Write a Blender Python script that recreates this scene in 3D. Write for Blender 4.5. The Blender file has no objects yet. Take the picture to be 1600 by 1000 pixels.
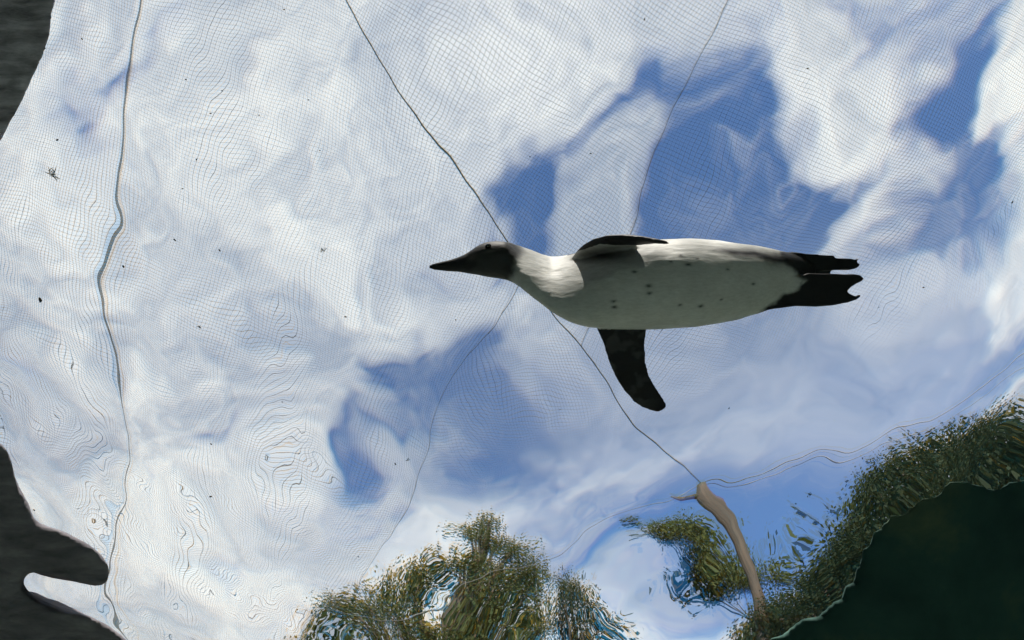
import bpy, bmesh, math, random
import numpy as np
from mathutils import Vector, Matrix, noise as mnoise

# ------------------------------------------------------------------ camera, world, sun, exposure
F = 1331.0            # focal length in photo pixels (1600 wide)
TILT = math.radians(18)
WZ = 2.0              # water level, metres above the lens
NETZ = 6.0            # height of the aviary net
IOR = 1.333
sc = bpy.context.scene
col = sc.collection
cam_d = bpy.data.cameras.new('camera'); cam = bpy.data.objects.new('camera', cam_d); col.objects.link(cam)
cam_d.sensor_width = 36.0; cam_d.lens = 36.0*F/1600.0; cam_d.clip_start = 0.02; cam_d.clip_end = 3000
cam.location = (0, 0, 0); cam.rotation_euler = (math.pi - TILT, 0, 0)
sc.camera = cam

SUN_EL, SUN_AZ = math.radians(33), math.radians(181)   # azimuth measured from +Y towards +X
sun_dir = Vector((math.cos(SUN_EL)*math.sin(SUN_AZ), math.cos(SUN_EL)*math.cos(SUN_AZ), math.sin(SUN_EL)))
sl = bpy.data.lights.new('sun', 'SUN'); sl.energy = 5.0; sl.angle = math.radians(0.53); sl.color = (1.0, 0.95, 0.87)
sun = bpy.data.objects.new('sun', sl); col.objects.link(sun)
sun.rotation_euler = sun_dir.to_track_quat('Z', 'Y').to_euler(); sun.location = (0, -6, 14)
sl.cycles.is_caustics_light = True

sc.view_settings.view_transform = 'Standard'; sc.view_settings.look = 'None'
sc.view_settings.gamma = 1; sc.view_settings.use_curve_mapping = False
sc.view_settings.exposure = 1.3
cy = sc.cycles
cy.use_denoising = True; cy.denoiser = 'OPENIMAGEDENOISE'
cy.denoising_input_passes = 'RGB_ALBEDO_NORMAL'
cy.max_bounces = 8; cy.diffuse_bounces = 3; cy.glossy_bounces = 3; cy.transmission_bounces = 6; cy.transparent_max_bounces = 8
cy.caustics_refractive = True; cy.caustics_reflective = False
cy.sample_clamp_indirect = 4.0; cy.blur_glossy = 0.3
cy.use_adaptive_sampling = False
sc.render.filter_size = 1.3

R_ = Vector((1, 0, 0)); U_ = Vector((0, -math.cos(TILT), math.sin(TILT))); L_ = Vector((0, math.sin(TILT), math.cos(TILT)))
def ray(px, py):                        # direction in the water
    return ((px-800)/F*R_ - (py-500)/F*U_ + L_).normalized()
def air(px, py):                        # direction above calm water, and where it leaves it
    d = ray(px, py); p = d*(WZ/d.z)
    s = Vector((d.x, d.y, 0))*IOR
    return p, Vector((s.x, s.y, math.sqrt(max(0.02, 1-s.length_squared))))
def at_height(px, py, z):
    p, d = air(px, py); return p + d*((z-WZ)/d.z)
def at_range(px, py, r):                # point at horizontal distance r
    p, d = air(px, py); return p + d*((r-math.hypot(p.x, p.y))/max(1e-3, math.hypot(d.x, d.y)))
def in_water(px, py, z):
    d = ray(px, py); return d*(z/d.z)

# ---- sky: Nishita blue with a broken cloud sheet
w = bpy.data.worlds.new('World'); sc.world = w; w.use_nodes = True
nt = w.node_tree; nt.nodes.clear()
def N(t, **kw):
    n = nt.nodes.new(t)
    for k, v in kw.items(): setattr(n, k, v)
    return n
def link(a, b): nt.links.new(a, b)
def mth(op, a, b=None, c=None, clamp=False):
    n = N('ShaderNodeMath', operation=op, use_clamp=clamp)
    for i, v in enumerate((a, b, c)):
        if v is None: continue
        if isinstance(v, (int, float)): n.inputs[i].default_value = v
        else: link(v, n.inputs[i])
    return n.outputs[0]
def mapr(v, a, b, c, d, smooth=True):
    n = N('ShaderNodeMapRange', interpolation_type='SMOOTHSTEP' if smooth else 'LINEAR'); link(v, n.inputs[0])
    for i, x in zip((1, 2, 3, 4), (a, b, c, d)): n.inputs[i].default_value = x
    return n.outputs[0]
def vmth(op, a, b=None, s=None):
    n = N('ShaderNodeVectorMath', operation=op)
    for i, v in enumerate((a, b)):
        if v is None: continue
        if isinstance(v, tuple): n.inputs[i].default_value = v
        else: link(v, n.inputs[i])
    if s is not None: n.inputs['Scale'].default_value = s
    return n.outputs[0]
def noise(vec, scale, detail=4, rough=0.5, dist=0.0):
    n = N('ShaderNodeTexNoise'); link(vec, n.inputs['Vector'])
    n.inputs['Scale'].default_value = scale; n.inputs['Detail'].default_value = detail
    n.inputs['Roughness'].default_value = rough; n.inputs['Distortion'].default_value = dist
    return n
tc = N('ShaderNodeTexCoord')
sep = N('ShaderNodeSeparateXYZ'); link(tc.outputs['Generated'], sep.inputs[0])
zc = mth('MAXIMUM', sep.outputs[2], 0.06)
cmb = N('ShaderNodeCombineXYZ'); link(mth('DIVIDE', sep.outputs[0], zc), cmb.inputs[0]); link(mth('DIVIDE', sep.outputs[1], zc), cmb.inputs[1])
q0 = cmb.outputs[0]
wn = noise(q0, 3.2, 3, 0.6)
q = vmth('ADD', q0, vmth('SCALE', vmth('SUBTRACT', wn.outputs['Color'], (0.5, 0.5, 0.5)), s=0.55))
def qpx(px, py):
    p, d = air(px, py); return Vector((d.x/d.z, d.y/d.z))
# openings in the cloud sheet (positive) and thick banks (negative): photo x, y, radius along, radius across, turn, weight
OPEN = [
 (838, 295, 75, 85, 0, 1.0), (760, 325, 45, 55, 0, .7), (1100, 150, 120, 120, 40, .95), (1085, 260, 120, 90, 0, .8), (1215, 300, 120, 90, 0, .65),
 (950, 205, 75, 90, 0, .5), (965, 110, 55, 80, 0, .35), (1460, 190, 60, 150, 0, 1.1), (1540, 305, 130, 55, -10, 1.0),
 (1400, 400, 110, 40, -25, .6), (1150, 350, 200, 55, 0, .55), (215, 80, 45, 70, 0, .5), (190, 185, 50, 95, -25, .45), (655, 385, 70, 65, 0, .45),
 (622, 555, 60, 100, 30, .55), (570, 605, 60, 40, 0, .4), (760, 620, 75, 130, 0, .85), (700, 590, 60, 50, 0, .4), (590, 690, 110, 38, -50, .5),
 (540, 745, 50, 70, 0, .4), (375, 690, 95, 38, -35, .6), (250, 800, 70, 60, 0, .3), (340, 880, 120, 50, 0, .3), (560, 830, 120, 45, 0, .35),
 (1180, 480, 160, 45, -10, .5), (1200, 640, 560, 200, -10, .4), (870, 780, 160, 80, -30, .35), (1250, 800, 200, 70, -20, .6), (1000, 920, 200, 90, -15, .6), (1240, 890, 130, 90, 0, .7),
 (1500, 660, 260, 90, -20, .35), (1480, 560, 200, 60, -20, .3),
 (1250, 230, 430, 330, 0, .22), (1150, 600, 500, 250, -15, .1), (650, 640, 230, 200, 0, .12), (970, 300, 60, 110, 10, -.7), (1550, 150, 75, 140, 0, -.6), (1300, 170, 120, 120, 30, -.35), (1360, 330, 130, 70, -15, -.45),
 (1570, 440, 45, 45, 0, -1.2), (480, 520, 420, 300, 0, -.25), (120, 500, 200, 700, 0, -.25), (500, 120, 320, 220, 0, -.25), (860, 90, 90, 160, 10, -.4), (800, 500, 110, 90, 0, -.3), (1300, 440, 140, 60, -30, -.4), (1100, 740, 240, 40, -15, -.2), (1450, 720, 200, 30, -20, -.3)]  # first spot here paints a white glint into the cloud sheet
acc = None
for px, py, a, b, rot, wt in OPEN:
    c0 = qpx(px, py); ca, sa = math.cos(math.radians(rot)), math.sin(math.radians(rot))
    ax = (qpx(px+ca*a, py+sa*a)-qpx(px-ca*a, py-sa*a))/2; bx_ = (qpx(px-sa*b, py+ca*b)-qpx(px+sa*b, py-ca*b))/2
    mp = N('ShaderNodeMapping', vector_type='TEXTURE'); link(q, mp.inputs[0])
    mp.inputs['Location'].default_value = (c0.x, c0.y, 0); mp.inputs['Rotation'].default_value = (0, 0, math.atan2(ax.y, ax.x))
    mp.inputs['Scale'].default_value = (ax.length*1.75, bx_.length*1.75, 1)
    g = N('ShaderNodeTexGradient', gradient_type='QUADRATIC_SPHERE'); link(mp.outputs[0], g.inputs[0])
    acc = mth('MULTIPLY_ADD', g.outputs['Fac'], wt*1.5, acc if acc is not None else 0.0)
acc = mth('MINIMUM', acc, 0.9)
n1 = noise(q, 2.2, 4, 0.6, 0.3).outputs['Fac']
mpn = N('ShaderNodeMapping', vector_type='TEXTURE'); link(q, mpn.inputs[0]); mpn.inputs['Rotation'].default_value = (0, 0, math.radians(-48)); mpn.inputs['Scale'].default_value = (1.9, 0.8, 1); mpn.inputs['Location'].default_value = (7.3, 2.1, 4.0)
n2 = noise(mpn.outputs[0], 7.0, 4, 0.66, 0.6).outputs['Fac']
blue = mth('ADD', acc, mth('ADD', mth('MULTIPLY', mth('SUBTRACT', n1, 0.5), 1.3), mth('MULTIPLY', mth('SUBTRACT', n2, 0.5), 1.75)))
blue = mapr(blue, -0.12, 1.02, 0.0, 1.0)
# a stretch of thin even veil cloud above the trees
c0 = qpx(1230, 620); ax = (qpx(1730, 560)-qpx(730, 680))/2; bx_ = (qpx(1260, 850)-qpx(1200, 400))/2
mp = N('ShaderNodeMapping', vector_type='TEXTURE'); link(q0, mp.inputs[0]); mp.inputs['Location'].default_value = (c0.x, c0.y, 0)
mp.inputs['Rotation'].default_value = (0, 0, math.atan2(ax.y, ax.x)); mp.inputs['Scale'].default_value = (ax.length*1.3, bx_.length*1.3, 1)
g = N('ShaderNodeTexGradient', gradient_type='QUADRATIC_SPHERE'); link(mp.outputs[0], g.inputs[0])
veil = mapr(g.outputs['Fac'], 0.0, 0.5, 0.0, 0.75)
blue = mth('ADD', mth('MULTIPLY', blue, mth('SUBTRACT', 1.0, veil)), mth('MULTIPLY', veil, 0.52))
shade = mth('ADD', mth('MULTIPLY', noise(vmth('ADD', q, (3.1, 9.0, 1.0)), 1.7, 4, 0.6, 0.4).outputs['Fac'], 0.75), mth('MULTIPLY', n2, 0.4))
cr = N('ShaderNodeValToRGB'); link(shade, cr.inputs[0])
cr.color_ramp.elements[0].position = 0.45; cr.color_ramp.elements[0].color = (0.172, 0.202, 0.248, 1)
cr.color_ramp.elements[1].position = 0.70; cr.color_ramp.elements[1].color = (0.425, 0.434, 0.422, 1)
sky = N('ShaderNodeTexSky', sky_type='NISHITA'); sky.sun_disc = False
sky.sun_elevation = SUN_EL; sky.sun_rotation = SUN_AZ; sky.air_density = 1.0; sky.dust_density = 0.0; sky.ozone_density = 6.0
b1 = N('ShaderNodeBackground'); link(sky.outputs[0], b1.inputs[0]); b1.inputs[1].default_value = 0.085
b2 = N('ShaderNodeBackground'); link(cr.outputs[0], b2.inputs[0]); b2.inputs[1].default_value = 1.0
mx = N('ShaderNodeMixShader'); link(blue, mx.inputs[0]); link(b2.outputs[0], mx.inputs[1]); link(b1.outputs[0], mx.inputs[2])
out = N('ShaderNodeOutputWorld'); link(mx.outputs[0], out.inputs[0])

# ------------------------------------------------------------------ materials
def material(name, build):
    global nt
    m = bpy.data.materials.new(name); m.use_nodes = True; nt = m.node_tree; nt.nodes.clear()
    o = N('ShaderNodeOutputMaterial'); build(o); return m
def rgb(node, c): node.default_value = (*c, 1)
def ramp(fac, stops):
    n = N('ShaderNodeValToRGB'); link(fac, n.inputs[0]); e = n.color_ramp.elements
    while len(e) < len(stops): e.new(0.5)
    for k, (p, c) in zip(e, stops): k.position = p; k.color = (*c, 1)
    return n.outputs[0]
def bumpn(h, strength, dist):
    b = N('ShaderNodeBump'); b.inputs['Strength'].default_value = strength; b.inputs['Distance'].default_value = dist
    link(h, b.inputs['Height']); return b.outputs[0]
def simple(stops, scale, rough=0.8, bump=0.0, bdist=0.01, stretch=(1, 1, 1), detail=6):
    def f(o):
        t = N('ShaderNodeTexCoord'); mp = N('ShaderNodeMapping'); link(t.outputs['Object'], mp.inputs[0]); mp.inputs['Scale'].default_value = stretch
        n = noise(mp.outputs[0], scale, detail, 0.62, 0.3)
        p = N('ShaderNodeBsdfPrincipled'); link(ramp(n.outputs['Fac'], stops), p.inputs['Base Color']); p.inputs['Roughness'].default_value = rough
        if bump: link(bumpn(n.outputs['Fac'], bump, bdist), p.inputs['Normal'])
        link(p.outputs[0], o.inputs[0])
    return f
def water_disp(o):                     # water with its (slightly strong) dispersion: three spectral lobes that add up to clear
    acc_ = None
    for ior, c_ in ((IOR, (0.74, 0.74, 0.74)), (IOR-.009, (0.245, 0.12, 0.0)), (IOR+.011, (0.0, 0.135, 0.26))):
        g = N('ShaderNodeBsdfGlass'); g.inputs['Roughness'].default_value = 0.0; g.inputs['IOR'].default_value = ior; rgb(g.inputs['Color'], c_)
        if acc_ is None: acc_ = g.outputs[0]
        else:
            a = N('ShaderNodeAddShader'); link(acc_, a.inputs[0]); link(g.outputs[0], a.inputs[1]); acc_ = a.outputs[0]
    link(acc_, o.inputs[0])
def plumage(o):
    a = N('ShaderNodeAttribute', attribute_name='plumage'); t = N('ShaderNodeTexCoord')
    mp = N('ShaderNodeMapping'); link(t.outputs['Object'], mp.inputs[0]); mp.inputs['Scale'].default_value = (0.35, 1, 1)
    n = noise(mp.outputs[0], 260, 3, 0.6); n3 = noise(t.outputs['Object'], 30, 4, 0.6)
    m = N('ShaderNodeMix', data_type='RGBA', blend_type='MULTIPLY'); m.inputs[0].default_value = 1.0
    link(a.outputs['Color'], m.inputs[6]); link(ramp(mth('ADD', mth('MULTIPLY', n.outputs['Fac'], 0.5), mth('MULTIPLY', n3.outputs['Fac'], 0.5)), [(0.3, (0.72, 0.72, 0.7)), (0.65, (1, 1, 1))]), m.inputs[7])
    p = N('ShaderNodeBsdfPrincipled'); link(m.outputs[2], p.inputs['Base Color']); p.inputs['Roughness'].default_value = 0.55
    p.inputs['Specular IOR Level'].default_value = 0.25
    link(bumpn(n.outputs['Fac'], 0.25, 0.0015), p.inputs['Normal']); link(p.outputs[0], o.inputs[0])
def leaf(c0, c1):
    def f(o):
        a = N('ShaderNodeAttribute', attribute_name='tone')
        c = ramp(a.outputs['Fac'], [(0.0, c0), (1.0, c1)])
        d = N('ShaderNodeBsdfPrincipled'); link(c, d.inputs['Base Color']); d.inputs['Roughness'].default_value = 0.75; d.inputs['Specular IOR Level'].default_value = 0.2
        t = N('ShaderNodeBsdfTranslucent'); link(c, t.inputs['Color'])
        m = N('ShaderNodeMixShader'); m.inputs[0].default_value = 0.35; link(d.outputs[0], m.inputs[1]); link(t.outputs[0], m.inputs[2]); link(m.outputs[0], o.inputs[0])
    return f
M = {
 'water': material('water', water_disp), 'plumage': material('plumage', plumage),
 'rock': material('rock', simple([(0.3, (0.12, 0.11, 0.128)), (0.5, (0.25, 0.23, 0.255)), (0.72, (0.46, 0.42, 0.45))], 9, 0.85, 0.7, 0.012, (1.0, 3.2, 1.0), 9)),
 'algae': material('algae', simple([(0.3, (0.006, 0.035, 0.034)), (0.52, (0.02, 0.075, 0.06)), (0.72, (0.10, 0.14, 0.075))], 3.5, 0.9, 0.3, 0.01, (1, 1, 1), 7)),
 'pale_rock': material('pale_rock', simple([(0.32, (0.17, 0.155, 0.175)), (0.5, (0.50, 0.455, 0.50)), (0.66, (0.85, 0.79, 0.85))], 14, 0.85, 0.8, 0.014, (1.0, 3.6, 1.0), 9)),
 'basin': material('basin', simple([(0.3, (0.42, 0.50, 0.42)), (0.7, (0.58, 0.65, 0.54))], 2.0, 0.9)),
 'ground': material('ground', simple([(0.3, (0.05, 0.055, 0.025)), (0.7, (0.12, 0.12, 0.06))], 0.8, 0.95)),
 'cable': material('cable', simple([(0.3, (0.06, 0.06, 0.06)), (0.7, (0.12, 0.12, 0.12))], 60, 0.5)),
 'twine': material('twine', simple([(0.3, (0.05, 0.05, 0.055)), (0.7, (0.07, 0.07, 0.075))], 20, 0.7)),
 'bark': material('bark', simple([(0.3, (0.014, 0.011, 0.008)), (0.7, (0.05, 0.037, 0.026))], 8, 0.9, 0.6, 0.02, (3, 3, 0.6))),
 'debris': material('debris', simple([(0.3, (0.02, 0.02, 0.012)), (0.7, (0.06, 0.055, 0.03))], 200, 0.8)),
 'tuft': material('tuft', simple([(0.3, (0.05, 0.07, 0.02)), (0.7, (0.12, 0.13, 0.06))], 200, 0.8)),
 'eye': material('eye', simple([(0.3, (0.01, 0.008, 0.007)), (0.7, (0.02, 0.012, 0.01))], 200, 0.15)),
 'leaf_a': material('leaf_olive', leaf((0.022, 0.036, 0.011), (0.068, 0.08, 0.024))),
 'leaf_b': material('leaf_dark', leaf((0.007, 0.016, 0.008), (0.026, 0.042, 0.017))),
}
# ------------------------------------------------------------------ helpers
def tag(o, label=None, cat=None, group=None, kind=None):
    for k, v in (('label', label), ('category', cat), ('group', group), ('kind', kind)):
        if v: o[k] = v
    return o
def mesh_obj(name, verts, faces, mat, parent=None, smooth=False, loc=None):
    me = bpy.data.meshes.new(name); me.from_pydata([tuple(v) for v in verts], [], faces); me.update()
    if smooth: me.polygons.foreach_set('use_smooth', [True]*len(me.polygons))
    me.materials.append(mat); o = bpy.data.objects.new(name, me); col.objects.link(o)
    if parent: o.parent = parent
    if loc is not None: o.location = loc
    return o
def np_mesh(name, V, Fq, mat, parent=None, smooth=True):
    me = bpy.data.meshes.new(name); k = Fq.shape[1]
    me.vertices.add(len(V)); me.vertices.foreach_set('co', np.ascontiguousarray(V, np.float32).ravel())
    me.loops.add(Fq.size); me.loops.foreach_set('vertex_index', np.ascontiguousarray(Fq, np.int32).ravel())
    me.polygons.add(len(Fq)); me.polygons.foreach_set('loop_start', np.arange(0, Fq.size, k, dtype=np.int32))
    me.polygons.foreach_set('use_smooth', np.full(len(Fq), smooth))
    me.update(calc_edges=True); me.materials.append(mat)
    o = bpy.data.objects.new(name, me); col.objects.link(o)
    if parent: o.parent = parent
    return o
def tube_data(pts, rads, seg=8, base=0):
    V, Fc = [], []
    n = len(pts); prev = None
    for i, p in enumerate(pts):
        t = (Vector(pts[min(i+1, n-1)])-Vector(pts[max(i-1, 0)])).normalized()
        if prev is None: a = t.orthogonal().normalized()
        else: a = (prev - t*prev.dot(t)).normalized()
        prev = a; b = t.cross(a)
        for k in range(seg):
            an = 2*math.pi*k/seg; V.append(Vector(p) + (a*math.cos(an)+b*math.sin(an))*rads[i])
    for i in range(n-1):
        for k in range(seg):
            k2 = (k+1) % seg; Fc.append((base+i*seg+k, base+i*seg+k2, base+(i+1)*seg+k2, base+(i+1)*seg+k))
    Fc.append(tuple(base+k for k in range(seg))[::-1]); Fc.append(tuple(base+(n-1)*seg+k for k in range(seg)))
    return V, Fc
def join(parts):
    V, Fc = [], []
    for v, f in parts:
        b = len(V); V += list(v); Fc += [tuple(i+b for i in x) for x in f]
    return V, Fc
def remeshed(V, Fc, voxel, smooth_it):
    me = bpy.data.meshes.new('tmp'); me.from_pydata([tuple(v) for v in V], [], Fc)
    bm = bmesh.new(); bm.from_mesh(me); bmesh.ops.recalc_face_normals(bm, faces=bm.faces); bmesh.ops.triangulate(bm, faces=bm.faces); bm.to_mesh(me); bm.free()
    o = bpy.data.objects.new('tmp', me); col.objects.link(o)
    r = o.modifiers.new('r', 'REMESH'); r.mode = 'VOXEL'; r.voxel_size = voxel
    s = o.modifiers.new('s', 'SMOOTH'); s.factor = 0.5; s.iterations = smooth_it
    dg = bpy.context.evaluated_depsgraph_get(); dg.update()
    m2 = bpy.data.meshes.new_from_object(o.evaluated_get(dg))
    bpy.data.objects.remove(o); bpy.data.meshes.remove(me)
    m2.polygons.foreach_set('use_smooth', [True]*len(m2.polygons)); return m2

# ------------------------------------------------------------------ water surface: a sum of small travelling waves
rng = np.random.default_rng(11)
waves = []
for lam0, lam1, n, slope in ((0.9, 1.6, 5, 0.050), (0.45, 0.8, 8, 0.064), (0.22, 0.4, 9, 0.026), (0.08, 0.15, 10, 0.0075), (0.045, 0.075, 8, 0.0035)):
    for k in range(n):
        lam = rng.uniform(lam0, lam1); th = rng.uniform(0, 2*math.pi); kk = 2*math.pi/lam
        waves.append((kk*math.cos(th), kk*math.sin(th), rng.uniform(0, 6.283), slope*rng.uniform(.6, 1.2)/kk*math.sqrt(2.0/n)*1.0))
def wave_h(X, Y):
    h = np.zeros_like(X)
    for a, b, ph, am in waves: h += am*np.sin(a*X+b*Y+ph)
    return h*(0.95 - 0.35/(1+np.exp(-(X-0.15)*5))/(1+np.exp((Y-0.7)*4)))
BX0, BX1, BY0, BY1 = -2.0, 3.2, -3.2, 3.8       # inside of the pool
def axis(lo, hi, flo, fhi, fine):
    a = np.arange(flo, fhi, fine); l = np.arange(lo, flo, 0.05); r = np.arange(fhi, hi+0.049, 0.05)
    return np.concatenate([l, a, r])
gx = axis(BX0-0.1, BX1+0.1, -1.7, 1.9, 0.009); gy = axis(BY0-0.1, BY1+0.1, -1.0, 2.3, 0.009)
X, Y = np.meshgrid(gx, gy); Z = WZ + wave_h(X, Y)
idx = np.arange(X.size).reshape(X.shape)
quad = np.stack([idx[:-1, :-1], idx[:-1, 1:], idx[1:, 1:], idx[1:, :-1]], -1).reshape(-1, 4)
water = np_mesh('water', np.stack([X, Y, Z], -1).reshape(-1, 3), quad, M['water'])
water['kind'] = 'structure'; water.cycles.is_caustics_caster = True

# ------------------------------------------------------------------ pool basin and ground
def box_inside():
    t = 0.4
    P = []
    top = WZ+0.22
    def bx(x0, x1, y0, y1, z0, z1):
        v = [(x, y, z) for z in (z0, z1) for y in (y0, y1) for x in (x0, x1)]
        f = [(0, 2, 3, 1), (4, 5, 7, 6), (0, 1, 5, 4), (2, 6, 7, 3), (0, 4, 6, 2), (1, 3, 7, 5)]
        return v, f
    P = [bx(BX0-t, BX1+t, BY0-t, BY1+t, -1.5, -1.1), bx(BX0-t, BX0, BY0-t, BY1+t, -1.1, top), bx(BX1, BX1+t, BY0-t, BY1+t, -1.1, top), bx(BX0, BX1, BY0-t, BY0, -1.1, top), bx(BX0, BX1, BY1, BY1+t, -1.1, top)]
    return P
P = box_inside()
f_ = mesh_obj('pool_floor', *P[0], M['basin']); f_['kind'] = 'structure'; f_.cycles.is_caustics_receiver = True
for p in P[1:]:
    o = mesh_obj('pool_wall', *p, M['basin']); o['kind'] = 'structure'; o.cycles.is_caustics_receiver = True
t = 0.4; G = 400
gv = [(-G, -G, 0), (G, -G, 0), (G, G, 0), (-G, G, 0), (BX0-t+.01, BY0-t+.01, 0), (BX1+t-.01, BY0-t+.01, 0), (BX1+t-.01, BY1+t-.01, 0), (BX0-t+.01, BY1+t-.01, 0)]
g = mesh_obj('ground', [(x, y, WZ+0.12) for x, y, z in gv], [(0, 1, 5, 4), (1, 2, 6, 5), (2, 3, 7, 6), (3, 0, 4, 7)], M['ground']); g['kind'] = 'structure'

# ------------------------------------------------------------------ rock ledges on the pool wall
def rock(outline, depth, lean, rim, seed, label, mat='rock'):
    pts = [(-((800-x)/F)*depth*-1 if False else (x-800)/F*depth, (y-500)/F*depth) for x, y in outline]
    n = len(pts)
    to = lambda a, b, d: R_*a - U_*b + L_*d
    lo = [to(a, b, depth) for a, b in pts]; mid = [v + L_*rim + Vector((lean[0], lean[1], 0))*.06 for v in lo]; hi = [v + Vector(lean) for v in lo]
    V = lo+mid+hi; Fc = [tuple(range(n)), tuple(range(2*n, 3*n))[::-1]] + [(j*n+i, j*n+(i+1) % n, (j+1)*n+(i+1) % n, (j+1)*n+i) for i in range(n) for j in (0, 1)]
    me = remeshed(V, Fc, 0.009, 8)
    c = np.empty(len(me.vertices)*3, np.float32); me.vertices.foreach_get('co', c); c = c.reshape(-1, 3)
    nn = np.empty(len(me.vertices)*3, np.float32); me.vertex_normals.foreach_get('vector', nn); nn = nn.reshape(-1, 3)
    for i in range(len(c)):
        p = Vector(c[i])
        c[i] += nn[i]*(0.006*mnoise.fractal(p*5+Vector((seed, 0, 0)), 1.0, 2.0, 3) + 0.0018*mnoise.fractal(p*22, 0.9, 2.1, 3))
    me.vertices.foreach_set('co', c.ravel()); me.update(); me.materials.append(M[mat])
    o = bpy.data.objects.new('rock_ledge', me); col.objects.link(o); tag(o, label, 'rock', 'rock ledges on the pool edge'); o.cycles.is_caustics_receiver = True
    return o
rock([(-860, -420), (160, -420), (110, -120), (91, -10), (83, 28), (78, 64), (71, 90), (56, 120), (39, 155), (21, 188), (3, 222), (-120, 330), (-860, 360)],
     1.55, (-0.50, -0.22, 0.36), 0.05, 3, 'streaky grey rock ledge with one smooth convex edge', 'pale_rock')
rock([(-860, 640), (-50, 654), (6, 694), (17, 712), (22, 738), (33, 764), (46, 790), (53, 812), (66, 823), (92, 829), (117, 839), (154, 859), (170, 874), (175, 897), (168, 917), (150, 920),
      (120, 913), (90, 902), (62, 893), (44, 894), (32, 903), (34, 921), (58, 941), (96, 955), (137, 960), (162, 972), (202, 1002), (300, 1090), (340, 1300), (-860, 1300)],
     1.5, (-0.45, 0.16, 0.36), 0.04, 8, 'dark rock ledge with a blunt finger and a narrow notch')
rock([(1150, 1060), (1205, 990), (1250, 968), (1300, 942), (1328, 905), (1345, 850), (1366, 818), (1410, 790), (1466, 757), (1497, 738), (1530, 752), (1556, 757), (1602, 734), (1700, 700), (2600, 640), (2600, 1500), (1150, 1500)],
     1.42, (0.62, 0.62, 0.30), 0.02, 15, 'dark green algae covered rock ledge below the evergreen foliage', 'algae')

# ------------------------------------------------------------------ penguin
PD = 1.36; S = PD/F                    # metres per photo pixel at the bird
pen = bpy.data.objects.new('penguin', None); col.objects.link(pen)
tag(pen, 'black and white penguin swimming on its belly with one flipper spread', 'penguin')
pen.location = ray(1005, 445)*(PD/ray(1005, 445).dot(L_)); pen.rotation_euler = (-TILT, 0, 0)
def lp(px, py, z=0.0): return Vector(((px-1005)*S, (py-445)*S, z))      # local: x tailwards, y photo-down, z towards the bird's back
def ring(c, a, b, seg): return [c + a*math.cos(2*math.pi*k/seg) + b*math.sin(2*math.pi*k/seg) for k in range(seg)]
def loft(sts, seg=32):
    V, Fc = [], []
    for c, a, b in sts: V += ring(c, a, b, seg)
    for i in range(len(sts)-1):
        for k in range(seg): k2 = (k+1) % seg; Fc.append((i*seg+k, i*seg+k2, (i+1)*seg+k2, (i+1)*seg+k))
    Fc.append(tuple(range(seg))[::-1]); Fc.append(tuple((len(sts)-1)*seg+k for k in range(seg)))
    return V, Fc
PROF = np.array([(671, 414.5, 419.5, .7, 4), (676, 412, 421.5, .75, 3), (690, 408.5, 423, .8, 0), (705, 405, 424, .8, 0), (720, 400.5, 425, .85, 0), (733, 393.5, 427.5, .85, 0), (745, 384.5, 429.5, .85, 0), (760, 378, 433, .85, 0),
 (775, 376, 435, .85, 0), (790, 376.5, 437.5, .85, 0), (800, 378, 441, .86, 0), (815, 382, 452, .87, 0), (830, 387, 465, .9, 0), (845, 393, 477, .92, 0), (860, 397, 488, .94, 0), (875, 397.5, 497, .97, 0), (890, 395, 504.5, 1, 0),
 (905, 391, 509, 1.02, 0), (920, 387, 512, 1.05, 0), (940, 382, 513.5, 1.08, 0), (970, 377, 514, 1.1, 0), (1000, 374, 514, 1.12, 0), (1040, 372, 513.5, 1.12, 0), (1080, 372, 511.5, 1.12, 0), (1120, 375, 506, 1.1, 0), (1150, 379, 500, 1.05, 0),
 (1180, 383, 491, 1., 0), (1205, 388, 482, .9, 0), (1225, 393, 472, .8, 0), (1245, 399, 460, .65, 0), (1262, 406, 446, .5, 0), (1272, 414, 436, .4, 0)])
SHX, SHK = [671, 740, 790, 815, 860, 900, 960, 1100, 1200, 1272], [0, 0, .1, 1.0, 1.2, .8, .25, .14, .1, 0]   # ring shear along the body; neck shaped to catch the sun
xs = np.concatenate([np.arange(671, 1272, 4.0), [1272]])
tp = np.interp(xs, PROF[:, 0], PROF[:, 1]); bt = np.interp(xs, PROF[:, 0], PROF[:, 2]); dr = np.interp(xs, PROF[:, 0], PROF[:, 3])
def sm(a):
    b = a.copy(); b[1:-1] = (a[:-2]+2*a[1:-1]+a[2:])/4; return b
for _ in range(2): tp, bt, dr = sm(tp), sm(bt), sm(dr)
sts = []
for x, a, b, d in zip(xs, tp, bt, dr):
    hy = (b-a)/2*S; k = float(np.interp(x, SHX, SHK))
    sts.append((lp(x, (a+b)/2, 0), Vector((0, hy, -k*hy)), Vector((0, 0, hy*d))))
parts = [loft(sts, 40)]
def blade(rows, seg=20):               # rows: leading point, trailing point, half thickness vector
    return loft([((a+b)/2, (b-a)/2, n) for a, b, n in rows], seg)
# spread flipper (photo-down side)
rows = []
for (lx, ly), (tx, ty), z, th in (((915, 480), (1000, 482), .0, .016), ((926, 500), (1010, 502), .0, .0125), ((934, 517), (1011, 517), .002, .009), ((943, 537), (1009, 540), .005, .0068), ((951, 563), (1011, 566), .009, .0060), ((964, 592), (1017, 587), .014, .0056), ((978, 613), (1026, 602), .018, .0052),
                                 ((993, 630), (1036, 616), .022, .0047), ((1008, 640), (1043, 626), .025, .004), ((1022, 645), (1047, 634), .027, .0032), ((1034, 646.5), (1047, 640), .028, .0024)):
    rows.append((lp(lx, ly, z), lp(tx, ty, z+.004), Vector((0.0006, 0.0015, 1)).normalized()*th))
parts.append(blade(rows))
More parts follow.
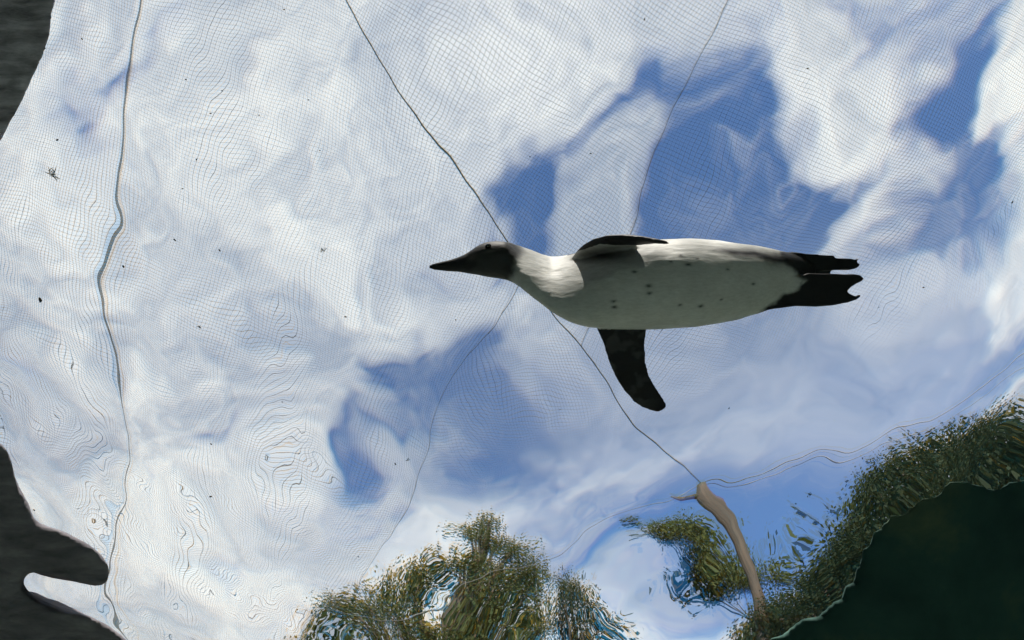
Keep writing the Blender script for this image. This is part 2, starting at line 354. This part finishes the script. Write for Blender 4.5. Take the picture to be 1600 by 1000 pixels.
# flipper on the other side, swung down towards the viewer and seen on edge
rows = []
for (lx, ly, lz), (tx, ty, tz), th in (((893, 406, .010), (985, 404, .03), .014), ((899, 395, -.010), (985, 395, .012), .011), ((908, 386, -.032), (983, 391, -.008), .0085), ((922, 379.5, -.055), (985, 387, -.026), .0070), ((938, 377, -.075), (995, 384.5, -.045), .0058), ((960, 377.5, -.092), (1005, 385, -.062), .0048),
                                      ((984, 381, -.104), (1014, 386, -.078), .0036), ((1005, 385, -.111), (1022, 388, -.093), .0026), ((1018, 387.5, -.112), (1027, 389.3, -.103), .0018)):
    a, b = lp(lx, ly, lz), lp(tx, ty, tz); ch = (b-a).normalized()
    rows.append((a, b, ch.cross(Vector((1, 0, -1)).normalized()).normalized()*0 + Vector((0, 1, 0))*th))
parts.append(blade(rows))
def slab(outline, z0, z1, th):         # webbed foot: a flat outline with thickness, sloping from z0 to z1
    x0 = min(p[0] for p in outline); x1 = max(p[0] for p in outline); n = len(outline)
    zz = lambda x: z0+(z1-z0)*(x-x0)/(x1-x0)
    V = [lp(x, y, zz(x)-th) for x, y in outline] + [lp(x, y, zz(x)+th) for x, y in outline]
    return V, [tuple(range(n)), tuple(range(n, 2*n))[::-1]] + [(i, (i+1) % n, n+(i+1) % n, n+i) for i in range(n)]
parts.append(slab([(1165, 462), (1215, 440), (1255, 428), (1300, 430), (1312, 430.5), (1324, 430), (1334, 431.5), (1339.5, 436), (1337, 440), (1328, 444.5), (1318, 451), (1314, 456.5), (1319, 460), (1328, 464), (1332, 462), (1336, 459.5), (1335, 464.5), (1329, 469), (1318, 472.5), (1295, 477), (1265, 479.5), (1235, 479), (1200, 483), (1170, 488)], -.028, -.020, .0055))
parts.append(slab([(1180, 394), (1240, 394), (1290, 398.5), (1304, 399), (1306, 403), (1334, 403.8), (1337, 406), (1340, 404.5), (1343.5, 404), (1341, 408), (1337, 410.5), (1344.5, 411), (1346, 414), (1340, 418.5), (1330, 421), (1305, 421.5), (1250, 424), (1180, 420)], .0, .010, .006))
# short wedge tail between the feet
tl = [(lp(x, y, z), Vector((0, h*S, 0)), Vector((0, 0, tk))) for x, y, z, h, tk in ((1180, 432, .01, 42, .045), (1215, 432, .012, 38, .034), (1245, 430, .014, 32, .022), (1270, 426, .015, 26, .013), (1290, 420, .016, 18, .007), (1303, 417, .016, 12, .0035))]
parts.append(loft(tl, 24))
V, Fc = [], []
me = remeshed(*join(parts), 0.0022, 3)
me.name = 'penguin_body'
c = np.empty(len(me.vertices)*3, np.float32); me.vertices.foreach_get('co', c); c = c.reshape(-1, 3)
nn = np.empty(len(me.vertices)*3, np.float32); me.vertex_normals.foreach_get('vector', nn); nn = nn.reshape(-1, 3)
for i in range(len(c)):                # lie of the feathers: slight unevenness, drawn out along the body
    p = Vector((c[i][0]*.5, c[i][1], c[i][2])); c[i] += nn[i]*(.0011*mnoise.fractal(p*24, 1., 2., 2) + .0005*mnoise.fractal(p*80, 1., 2., 2))
me.vertices.foreach_set('co', c.ravel()); me.update()
PX, PY, PZ = c[:, 0]/S+1005, c[:, 1]/S+445, c[:, 2]
def sst(a, b, x): t = np.clip((x-a)/(b-a), 0, 1); return t*t*(3-2*t)
WHITE, BLACK, GREY = np.array((.80, .80, .76)), np.array((.018, .018, .021)), np.array((.12, .12, .115))
wob = np.array([mnoise.fractal(Vector(p)*34, 1.0, 2.0, 4) for p in c]); fine = np.array([mnoise.noise(Vector(p)*160) for p in c])
C = np.tile(WHITE, (len(c), 1))
def blend(k, colr):
    global C
    C = C*(1-k[:, None]) + np.asarray(colr)*k[:, None]
hz = np.interp(PX, xs, (bt-tp)/2*S*dr); ZR = PZ + np.interp(PX, SHX, SHK)*(PY-np.interp(PX, xs, (bt+tp)/2))*S
# dark back and nape
blend(sst(.34, .52, ZR/np.maximum(hz, 1e-4) + wob*.10), BLACK*1.6)
# grey head, black bill, dark crown made darker to offset sunlight on it
edge = np.interp(PY, [370, 378, 392, 405, 420, 440, 455], [800, 812, 817, 811, 804, 799, 798])
head = 1-sst(-9, 9, PX-edge+wob*8)
blend(head, (.060, .060, .060))
blend(head*sst(-.5, .9, -(PY-400)/24+wob*.7)*.95, (.009, .009, .0095))
blend(np.exp(-(((PX-815)/9)**2+((PY-391-(PX-815)*.7)/7)**2))*.6*(PZ < .03), (.30, .30, .285))
blend(1-sst(738, 752, PX+(PY-405)*.35+wob*6), (.030, .030, .033))
blend(np.exp(-((PX-738)**2/90+(PY-403)**2/50))*.6, (.13, .12, .11))
blend(np.exp(-((PX-763)**2/60+(PY-386)**2/14))*(PZ < .02), (.015, .015, .016))
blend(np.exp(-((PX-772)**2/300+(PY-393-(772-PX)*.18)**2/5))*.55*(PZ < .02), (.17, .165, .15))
# dark flank band towards the tail, undertail and feet
band = np.interp(PX, [1090, 1130, 1180, 1230, 1260], [392, 396, 402, 410, 418]); bw = np.interp(PX, [1060, 1130, 1190, 1260], [0.5, 6, 9, 14])
blend(np.exp(-((PY-band+wob*3)/np.maximum(bw, .5))**2)*sst(1070, 1140, PX), BLACK*1.5)
tl_edge = np.interp(PY, [380, 400, 415, 425, 440, 455, 470, 485], [1235, 1215, 1222, 1238, 1248, 1232, 1205, 1186])
blend(sst(-7, 7, PX-tl_edge+wob*10), BLACK)
blend((np.exp(-(((PX-1245)*.75-(PY-443)*.66)**2/16+((PX-1245)*.66+(PY-443)*.75)**2/2.2))*(PZ < 0))*.8, WHITE)
# flippers
fl = ((PY > 514.5) & (PX > 900) & (PX < 1060)).astype(float); blend(fl, BLACK*1.4); blend(fl*sst(-.1, .35, wob+fine*.15)*.8*sst(1040, 1000, PX), (.085, .085, .09))
hzl = np.sqrt(np.clip(1-((PY-443)/71)**2, 0, 1))*.0725*1.1
f2 = ((PX > 888) & (PX < 1030) & (PY < 410) & ((PY < np.interp(PX, xs, tp)+2) | (PZ < -hzl-.004))).astype(float)
blend(f2, BLACK*1.5)
blend(np.exp(-(((PX-935)/42)**2+((PY-401)/11)**2))*1.0*(PZ < .03), (.06, .06, .06))  # dark armpit marking plus the flipper's shadow, painted into the plumage
# scattered belly spots
for sx, sy, r in ((950, 472, 3.2), (951, 481, 3.4), (1001, 450, 3.6), (1002, 460, 3.4), (981, 428, 3.2), (1061, 418, 3.6), (1075, 409, 3), (1052, 404, 2.6), (1079, 480, 3.4), (1048, 478, 2.5), (1110, 470, 2), (1036, 413, 2.2), (1120, 425, 2.5), (1160, 446, 2.2)):
    blend(np.exp(-(((PX-sx)/(r*1.25))**2+((PY-sy+fine*1.6)/(r*.62))**2))*(PZ < .0), (.05, .055, .05))
at = me.attributes.new('plumage', 'FLOAT_COLOR', 'POINT'); at.data.foreach_set('color', np.concatenate([np.clip(C, 0, 1), np.ones((len(c), 1))], 1).astype(np.float32).ravel())
me.materials.append(M['plumage'])
body = bpy.data.objects.new('body', me); col.objects.link(body); body.parent = pen; body.cycles.is_caustics_receiver = True
for sz in (-1, 1):                     # eyes on both cheeks
    zz = sz*.0215
    sts2 = [(lp(763, 386, zz*(1) + sz*h), Vector((.0052*r, -.0012*r, 0)), Vector((.0008*r, .0034*r, 0))) for h, r in ((-.004, .9), (-.001, 1.0), (.0012, .75), (.0022, .3))]
    v, f = loft(sts2, 16); mesh_obj('eye', v, f, M['eye'], pen, True)

# ------------------------------------------------------------------ aviary: cables, net panels, post
def cable(name, a, b, r, label, sag=0.0, group=None, ext=(0, 0), cat='cable'):
    a, b = Vector(a), Vector(b); d = (b-a).normalized(); a = a-d*ext[0]; b = b+d*ext[1]
    n = 24; pts = [a.lerp(b, k/n) - Vector((0, 0, sag*4*(k/n)*(1-k/n))) for k in range(n+1)]
    v, f = tube_data(pts, [r]*(n+1), 8); m = a.lerp(b, .5)
    o = mesh_obj(name, [x-m for x in v], f, M['cable'], None, True, m); tag(o, label, cat, group); return o
H = lambda x, y, z=NETZ: at_height(x, y, z)
post_top = H(1130, 803)
CG = 'steel cables carrying the net'
A0, A1 = H(244, 0), H(204, 960)
cable('steel_cable', A0, A1, .010, 'thick cable running past both rock ledges', 0, CG, (6, 9))
B0 = H(532, 0)
cable('steel_cable', B0, post_top, .0065, 'long cable passing over the penguin to the wooden post top', 0, CG, (6, 0))
E1 = H(850, 900)
cable('steel_cable', post_top, E1, .007, 'cable leaving the post top towards the olive tree', 0, CG, (0, 6))
F1 = H(1600, 560); F2 = H(1600, 590)
cable('steel_cable', post_top + Vector((.02, 0, .03)), F1, .008, 'upper of two cables leaving the post above the dark hedge', 0, CG, (0, 6))
cable('steel_cable', post_top + Vector((.02, 0, -.05)), F2, .006, 'lower of two cables leaving the post above the dark hedge', 0, CG, (0, 6))
def on_B(t): return B0.lerp(post_top, t)
D0 = on_B(0.40); D1 = H(545, 905); C0 = H(1135, 0); C1 = on_B(0.56)
cable('net_cord', D0, D1, .0028, 'thin seam cord forking off the long cable beside the bill', 0, 'seam cords of the net', (0, 6), 'cord')
cable('net_cord', C0, C1, .0034, 'thin seam cord crossing the blue gap above the penguin', 0, 'seam cords of the net', (6, 0), 'cord')
def ext(a, b, t): return a + (b-a).normalized()*t
def net(poly, ang, cell, th, label, fade=None):     # fade: an edge towards which the threads get finer
    poly = [Vector((p.x, p.y)) for p in poly]; V, Fc = [], []
    cen = sum(poly, Vector((0, 0)))/len(poly)
    for fam in (0, 1):
        an = ang + fam*math.pi/2; d = Vector((math.cos(an), math.sin(an))); n = Vector((-d.y, d.x))
        s = [p.dot(n) for p in poly]; k = math.ceil(min(s)/cell)
        while k*cell < max(s):
            off = k*cell; xsn = []
            for i in range(len(poly)):
                p, r = poly[i], poly[(i+1) % len(poly)]; sp, sr = p.dot(n)-off, r.dot(n)-off
                if (sp < 0) != (sr < 0): xsn.append((p + (r-p)*(sp/(sp-sr))).dot(d))
            xsn.sort()
            for a, b in zip(xsn[::2], xsn[1::2]):
                if b-a < 3*cell: continue
                zz = NETZ + (th*.8 if fam else -th*.8); ns = max(1, int((b-a)/0.4)); base = len(V)
                for j in range(ns+1):
                    p = d*(a+(b-a)*j/ns) + n*off; t = th
                    if fade: t = th*min(1, max(.1, (p-fade[0]).dot(fade[1])/1.2))
                    for u, v in ((-t, -t), (t, -t), (t, t), (-t, t)): V.append((p.x+n.x*u, p.y+n.y*u, zz+v))
                for j in range(ns):
                    bb = base+4*j
                    for q_ in range(4): Fc.append((bb+q_, bb+(q_+1) % 4, bb+4+(q_+1) % 4, bb+4+q_))
            k += 1
    o = np_mesh('bird_net', np.array(V), np.array(Fc), M['twine'], None, False)
    tag(o, label, 'net', 'panels of the aviary net'); return o
CELL, TH = 0.030, 0.0008
angA = math.atan2((A1-A0).y, (A1-A0).x)
Af, Ab = ext(A0, A1, -6), ext(A1, A0, -9); Bf = ext(B0, post_top, -6); Df = ext(D1, D0, -6); Ef = ext(E1, post_top, -6); Cf = ext(C0, C1, -6); Ff = ext(F1, post_top, -6)
net([Af, Ab, Ab+Vector((-8, 0, 0)), Af+Vector((-8, 0, 0))], angA, CELL, TH, 'fine dark net panel beyond the thick cable, over the rock ledges')
net([Af, Bf, D0, Df, Ab], angA+.03, CELL, TH, 'fine dark net panel between the thick cable and the long cable')
angC = math.atan2((C1-C0).y, (C1-C0).x)
net([Bf, Cf, C1, D0], angC+.22, CELL, TH, 'fine dark net panel between the long cable and the seam crossing the blue gap')
def edge_of(a, b):
    d = Vector((b.x-a.x, b.y-a.y)).normalized(); n = Vector((-d.y, d.x)); return (Vector((a.x, a.y)), n if n.y < 0 else -n)
hem = edge_of(on_B(.78), H(1560, 470))
net([Cf, Cf+Vector((10, 0, 0)), ext(H(1560, 470), on_B(.78), -8), on_B(.78), C1], angC+.05, CELL, TH, 'fine dark net panel beyond the seam, over the penguin\'s back and tail', hem)
net([D0, on_B(.50), on_B(.78), H(700, 820), Df], angA-.5, CELL, TH, 'fine dark net panel on the belly side of the bill, ending above the olive tree', edge_of(on_B(.78), H(700, 820)))

# post: a peeled trunk carrying the cables, with a stub of a branch
base = Vector((post_top.x-.15, post_top.y+.25, WZ+0.1))
pts = [base.lerp(post_top, k/10) + Vector((.05*math.sin(k*1.1), .03*math.cos(k*.9), 0))*(1 if k < 10 else 0) for k in range(11)]
root = bpy.data.objects.new('wooden_post', None); col.objects.link(root); root.location = base
tag(root, 'brown trunk post with a stub branch holding the cables at its top', 'post')
v, f = tube_data([p-base for p in pts], [.15-.0085*k for k in range(11)], 14); mesh_obj('trunk', v, f, M['bark'], root, True)
s0 = pts[9]*.8+pts[10]*.2-base
v, f = tube_data([s0, s0+Vector((-.22, .02, .12)), s0+Vector((-.36, .03, .3))], [.045, .035, .012], 8); mesh_obj('branch', v, f, M['bark'], root, True)

# ------------------------------------------------------------------ trees
def tree(name, label, base, clumps, leafmat, seed, per=420, size=.075, sph=.75, aspect=1.7, trunk_r=.14, group='trees around the pool'):
    rg = np.random.default_rng(seed); base = Vector(base)
    root = bpy.data.objects.new(name, None); col.objects.link(root); root.location = base; tag(root, label, 'tree', group)
    tot = [Vector(p) for p, r in clumps]; top = max([Vector(p) for p, r in clumps if r >= .3], key=lambda p: p.z); mid = sum(tot, Vector())/len(tot)
    spine = [Vector((0, 0, 0))]; n = 6
    for k in range(1, n+1):
        t_ = k/n; p = Vector((mid.x, mid.y, 0)).lerp(Vector((top.x, top.y, 0)), max(0, t_*1.6-.6)); q_ = Vector((base.x, base.y, 0)).lerp(p, min(1, t_*1.5))
        spine.append(Vector((q_.x-base.x + rg.normal()*.04, q_.y-base.y + rg.normal()*.04, (top.z-base.z)*t_*.97)))
    prt = [tube_data(spine, [trunk_r*(1-.8*k/n) for k in range(n+1)], 8)]
    for p, r in clumps:
        zz = (p.z-base.z)*.72; k = min(n-1, max(0, int(zz/(spine[-1].z+1e-6)*n))); s = spine[k].lerp(spine[k+1], .5); e = Vector(p)-base
        m = s.lerp(e, .5)+Vector((0, 0, -.08)); prt.append(tube_data([s, m, e], [trunk_r*.35, trunk_r*.22, trunk_r*.08], 5))
    v, f = join(prt); mesh_obj('trunk', v, f, M['bark'], root, True)
    VV, TT = [], []
    for p, r in clumps:
        cnt = int(per*(r/.5)**2)
        d = rg.normal(size=(cnt, 3)); d /= np.linalg.norm(d, axis=1)[:, None]
        rad = r*rg.uniform(.0, 1.0, cnt)**.45*(1+.35*np.sin(d[:, 0]*5+d[:, 1]*4+seed)*np.cos(d[:, 2]*6))
        cpos = np.array(Vector(p)-base) + d*rad[:, None]*np.array((1, 1, sph))
        ax = d*.7+rg.normal(size=(cnt, 3))*.6; ax /= np.linalg.norm(ax, axis=1)[:, None]
        sd = np.cross(ax, rg.normal(size=(cnt, 3))); sd /= np.linalg.norm(sd, axis=1)[:, None]
        L = size*rg.uniform(.6, 1.3, cnt)[:, None]; W = L/aspect/2
        VV.append(np.stack([cpos-ax*L*.5, cpos+sd*W, cpos+ax*L*.5, cpos-sd*W], 1).reshape(-1, 3))
        TT.append(np.repeat(np.clip(rg.normal(.5, .22, cnt), 0, 1), 4))
    VV = np.concatenate(VV); TT = np.concatenate(TT)
    o = np_mesh('crown', VV, np.arange(len(VV)).reshape(-1, 4), leafmat, root, False); o['kind'] = 'stuff'
    a = o.data.attributes.new('tone', 'FLOAT', 'POINT'); a.data.foreach_set('value', TT.astype(np.float32))
    return root
def clumps_px(lst, rng_, seed, jitter=.25, extra=2):
    rg = random.Random(seed); outl = []
    for px, py, r in lst:
        for k in range(extra+1):
            p = at_range(px + (rg.uniform(-18, 18) if k else 0), py + (rg.uniform(-8, 18) if k else 0), rng_ + (rg.uniform(-.5, .9) if k else 0))
            outl.append((p, r*(rg.uniform(.55, 1) if k else 1)))
    return outl
R1 = 8.0
lst = [(745, 812, .34), (720, 850, .42), (760, 860, .4), (790, 880, .5), (700, 905, .5), (740, 930, .6), (800, 920, .5), (820, 960, .5), (650, 915, .45), (600, 930, .5), (545, 945, .45), (510, 960, .4), (640, 965, .6), (700, 985, .6), (760, 990, .6), (570, 1000, .55), (490, 1005, .5), (830, 1010, .5)]
b = at_range(690, 1000, R1)
tree('tall_tree', 'olive green tree with a pointed tip and ragged feathery crown', (b.x, b.y, WZ+.1), clumps_px(lst, R1, 1), M['leaf_a'], 1, 900, .055, trunk_r=.2)
b = at_range(925, 1000, 7.2)
tree('small_tree', 'small dark bushy tree between the olive tree and the post', (b.x, b.y, WZ+.1), clumps_px([(890, 955, .35), (930, 970, .4), (970, 985, .35), (900, 1000, .4), (950, 1010, .4)], 7.2, 2), M['leaf_b'], 2, 900, .05, trunk_r=.1)
b = at_range(1150, 990, 9.5)
tree('round_tree', 'round crowned tree peeking out behind the wooden post', (b.x, b.y, WZ+.1), clumps_px([(1085, 905, .5), (1120, 900, .5), (1170, 895, .5), (1220, 885, .35), (1030, 880, .15)], 9.5, 3, extra=1), M['leaf_a'], 3, 1300, .06, trunk_r=.05)
lst = [(1600, 720, .5), (1550, 720, .5), (1500, 725, .5), (1450, 735, .5), (1400, 760, .45), (1360, 795, .45), (1330, 840, .45), (1300, 880, .45), (1270, 930, .45), (1220, 970, .45), (1180, 1000, .45),
       (1650, 730, .6), (1570, 780, .7), (1500, 790, .7), (1440, 810, .7), (1390, 850, .7), (1350, 900, .7), (1320, 950, .7), (1260, 1000, .7), (1420, 900, .8), (1500, 860, .8), (1580, 850, .8), (1400, 970, .8), (1480, 940, .8), (1560, 920, .8), (1340, 1010, .8)]
b = at_range(1420, 900, 6.0)
tree('evergreen_tree', 'massive dark evergreen tree with a ragged leafy outline', (b.x, b.y, WZ+.1), clumps_px(lst, 6.0, 4), M['leaf_b'], 4, 1100, .05, trunk_r=.25)

# ------------------------------------------------------------------ bits floating at the surface
rg = random.Random(5)
def speck(px, py, sz, k):
    p = in_water(px, py, WZ-.045); V, Fc = [], []
    bm = bmesh.new(); bmesh.ops.create_icosphere(bm, subdivisions=1, radius=1)
    r2 = random.Random(k)
    for v in bm.verts: v.co = Vector((v.co.x*sz*r2.uniform(.8, 1.9), v.co.y*sz*r2.uniform(.5, 1.1), v.co.z*sz*.4))
    bmesh.ops.rotate(bm, verts=bm.verts, cent=(0, 0, 0), matrix=Matrix.Rotation(r2.uniform(0, 3.1), 3, 'Z'))
    me = bpy.data.meshes.new('leaf_crumb'); bm.to_mesh(me); bm.free(); me.materials.append(M['debris'])
    o = bpy.data.objects.new('leaf_crumb', me); col.objects.link(o); o.location = p
    tag(o, 'tiny dark crumb of leaf litter floating under the water surface', 'debris', 'leaf crumbs at the water surface')
for k, (x, y, s) in enumerate(((63, 469, .0050), (273, 375, .0032), (193, 417, .0032), (343, 391, .0026), (285, 295, .002), (307, 249, .002), (347, 142, .0018), (290, 124, .002), (89, 219, .0022), (90, 218, .002), (329, 177, .002), (444, 15, .0018), (482, 156, .0018),
    (500, 235, .0016), (540, 495, .0026), (618, 725, .0026), (330, 694, .0026), (329, 776, .0028), (128, 61, .002), (828, 245, .0018), (923, 240, .002), (1007, 30, .002), (1443, 449, .0022), (1373, 480, .0016), (1262, 107, .0022), (1139, 638, .002), (712, 500, .0016), (53, 797, .0024), (560, 870, .002), (875, 640, .0016), (1582, 316, .0026), (441, 628, .0018), (405, 180, .0016))):
    speck(x, y, s, k)
def tuft(px, py, size, n, seed, label):
    p = in_water(px, py, WZ-.05); r2 = random.Random(seed); prt = []
    for k in range(n):
        a = r2.uniform(0, 6.28); o = Vector((r2.uniform(-1, 1), r2.uniform(-1, 1), 0))*size*.35; L = size*r2.uniform(.35, .9)
        d = Vector((math.cos(a), math.sin(a), r2.uniform(-.1, .1))); e = Vector((-d.y, d.x, 0))*L*r2.uniform(-.3, .3)
        prt.append(tube_data([o, o+d*L*.5+e*.5, o+d*L], [.0009, .0008, .0003], 4))
    v, f = join(prt); o = mesh_obj('grass_tuft', v, f, M['tuft'], None, False, p); tag(o, label, 'debris')
tuft(82, 272, .022, 18, 1, 'tangled green grass tuft floating beside the thick cable')
tuft(505, 390, .010, 9, 2, 'small pale tuft floating off the penguin\'s bill')
tuft(1265, 773, .010, 9, 3, 'small grey tuft floating over the twin cables')
tuft(638, 718, .007, 6, 4, 'tiny frayed tuft floating above the olive tree')
tuft(312, 511, .009, 5, 9, 'dark forked twig scrap floating beside the thick cable')
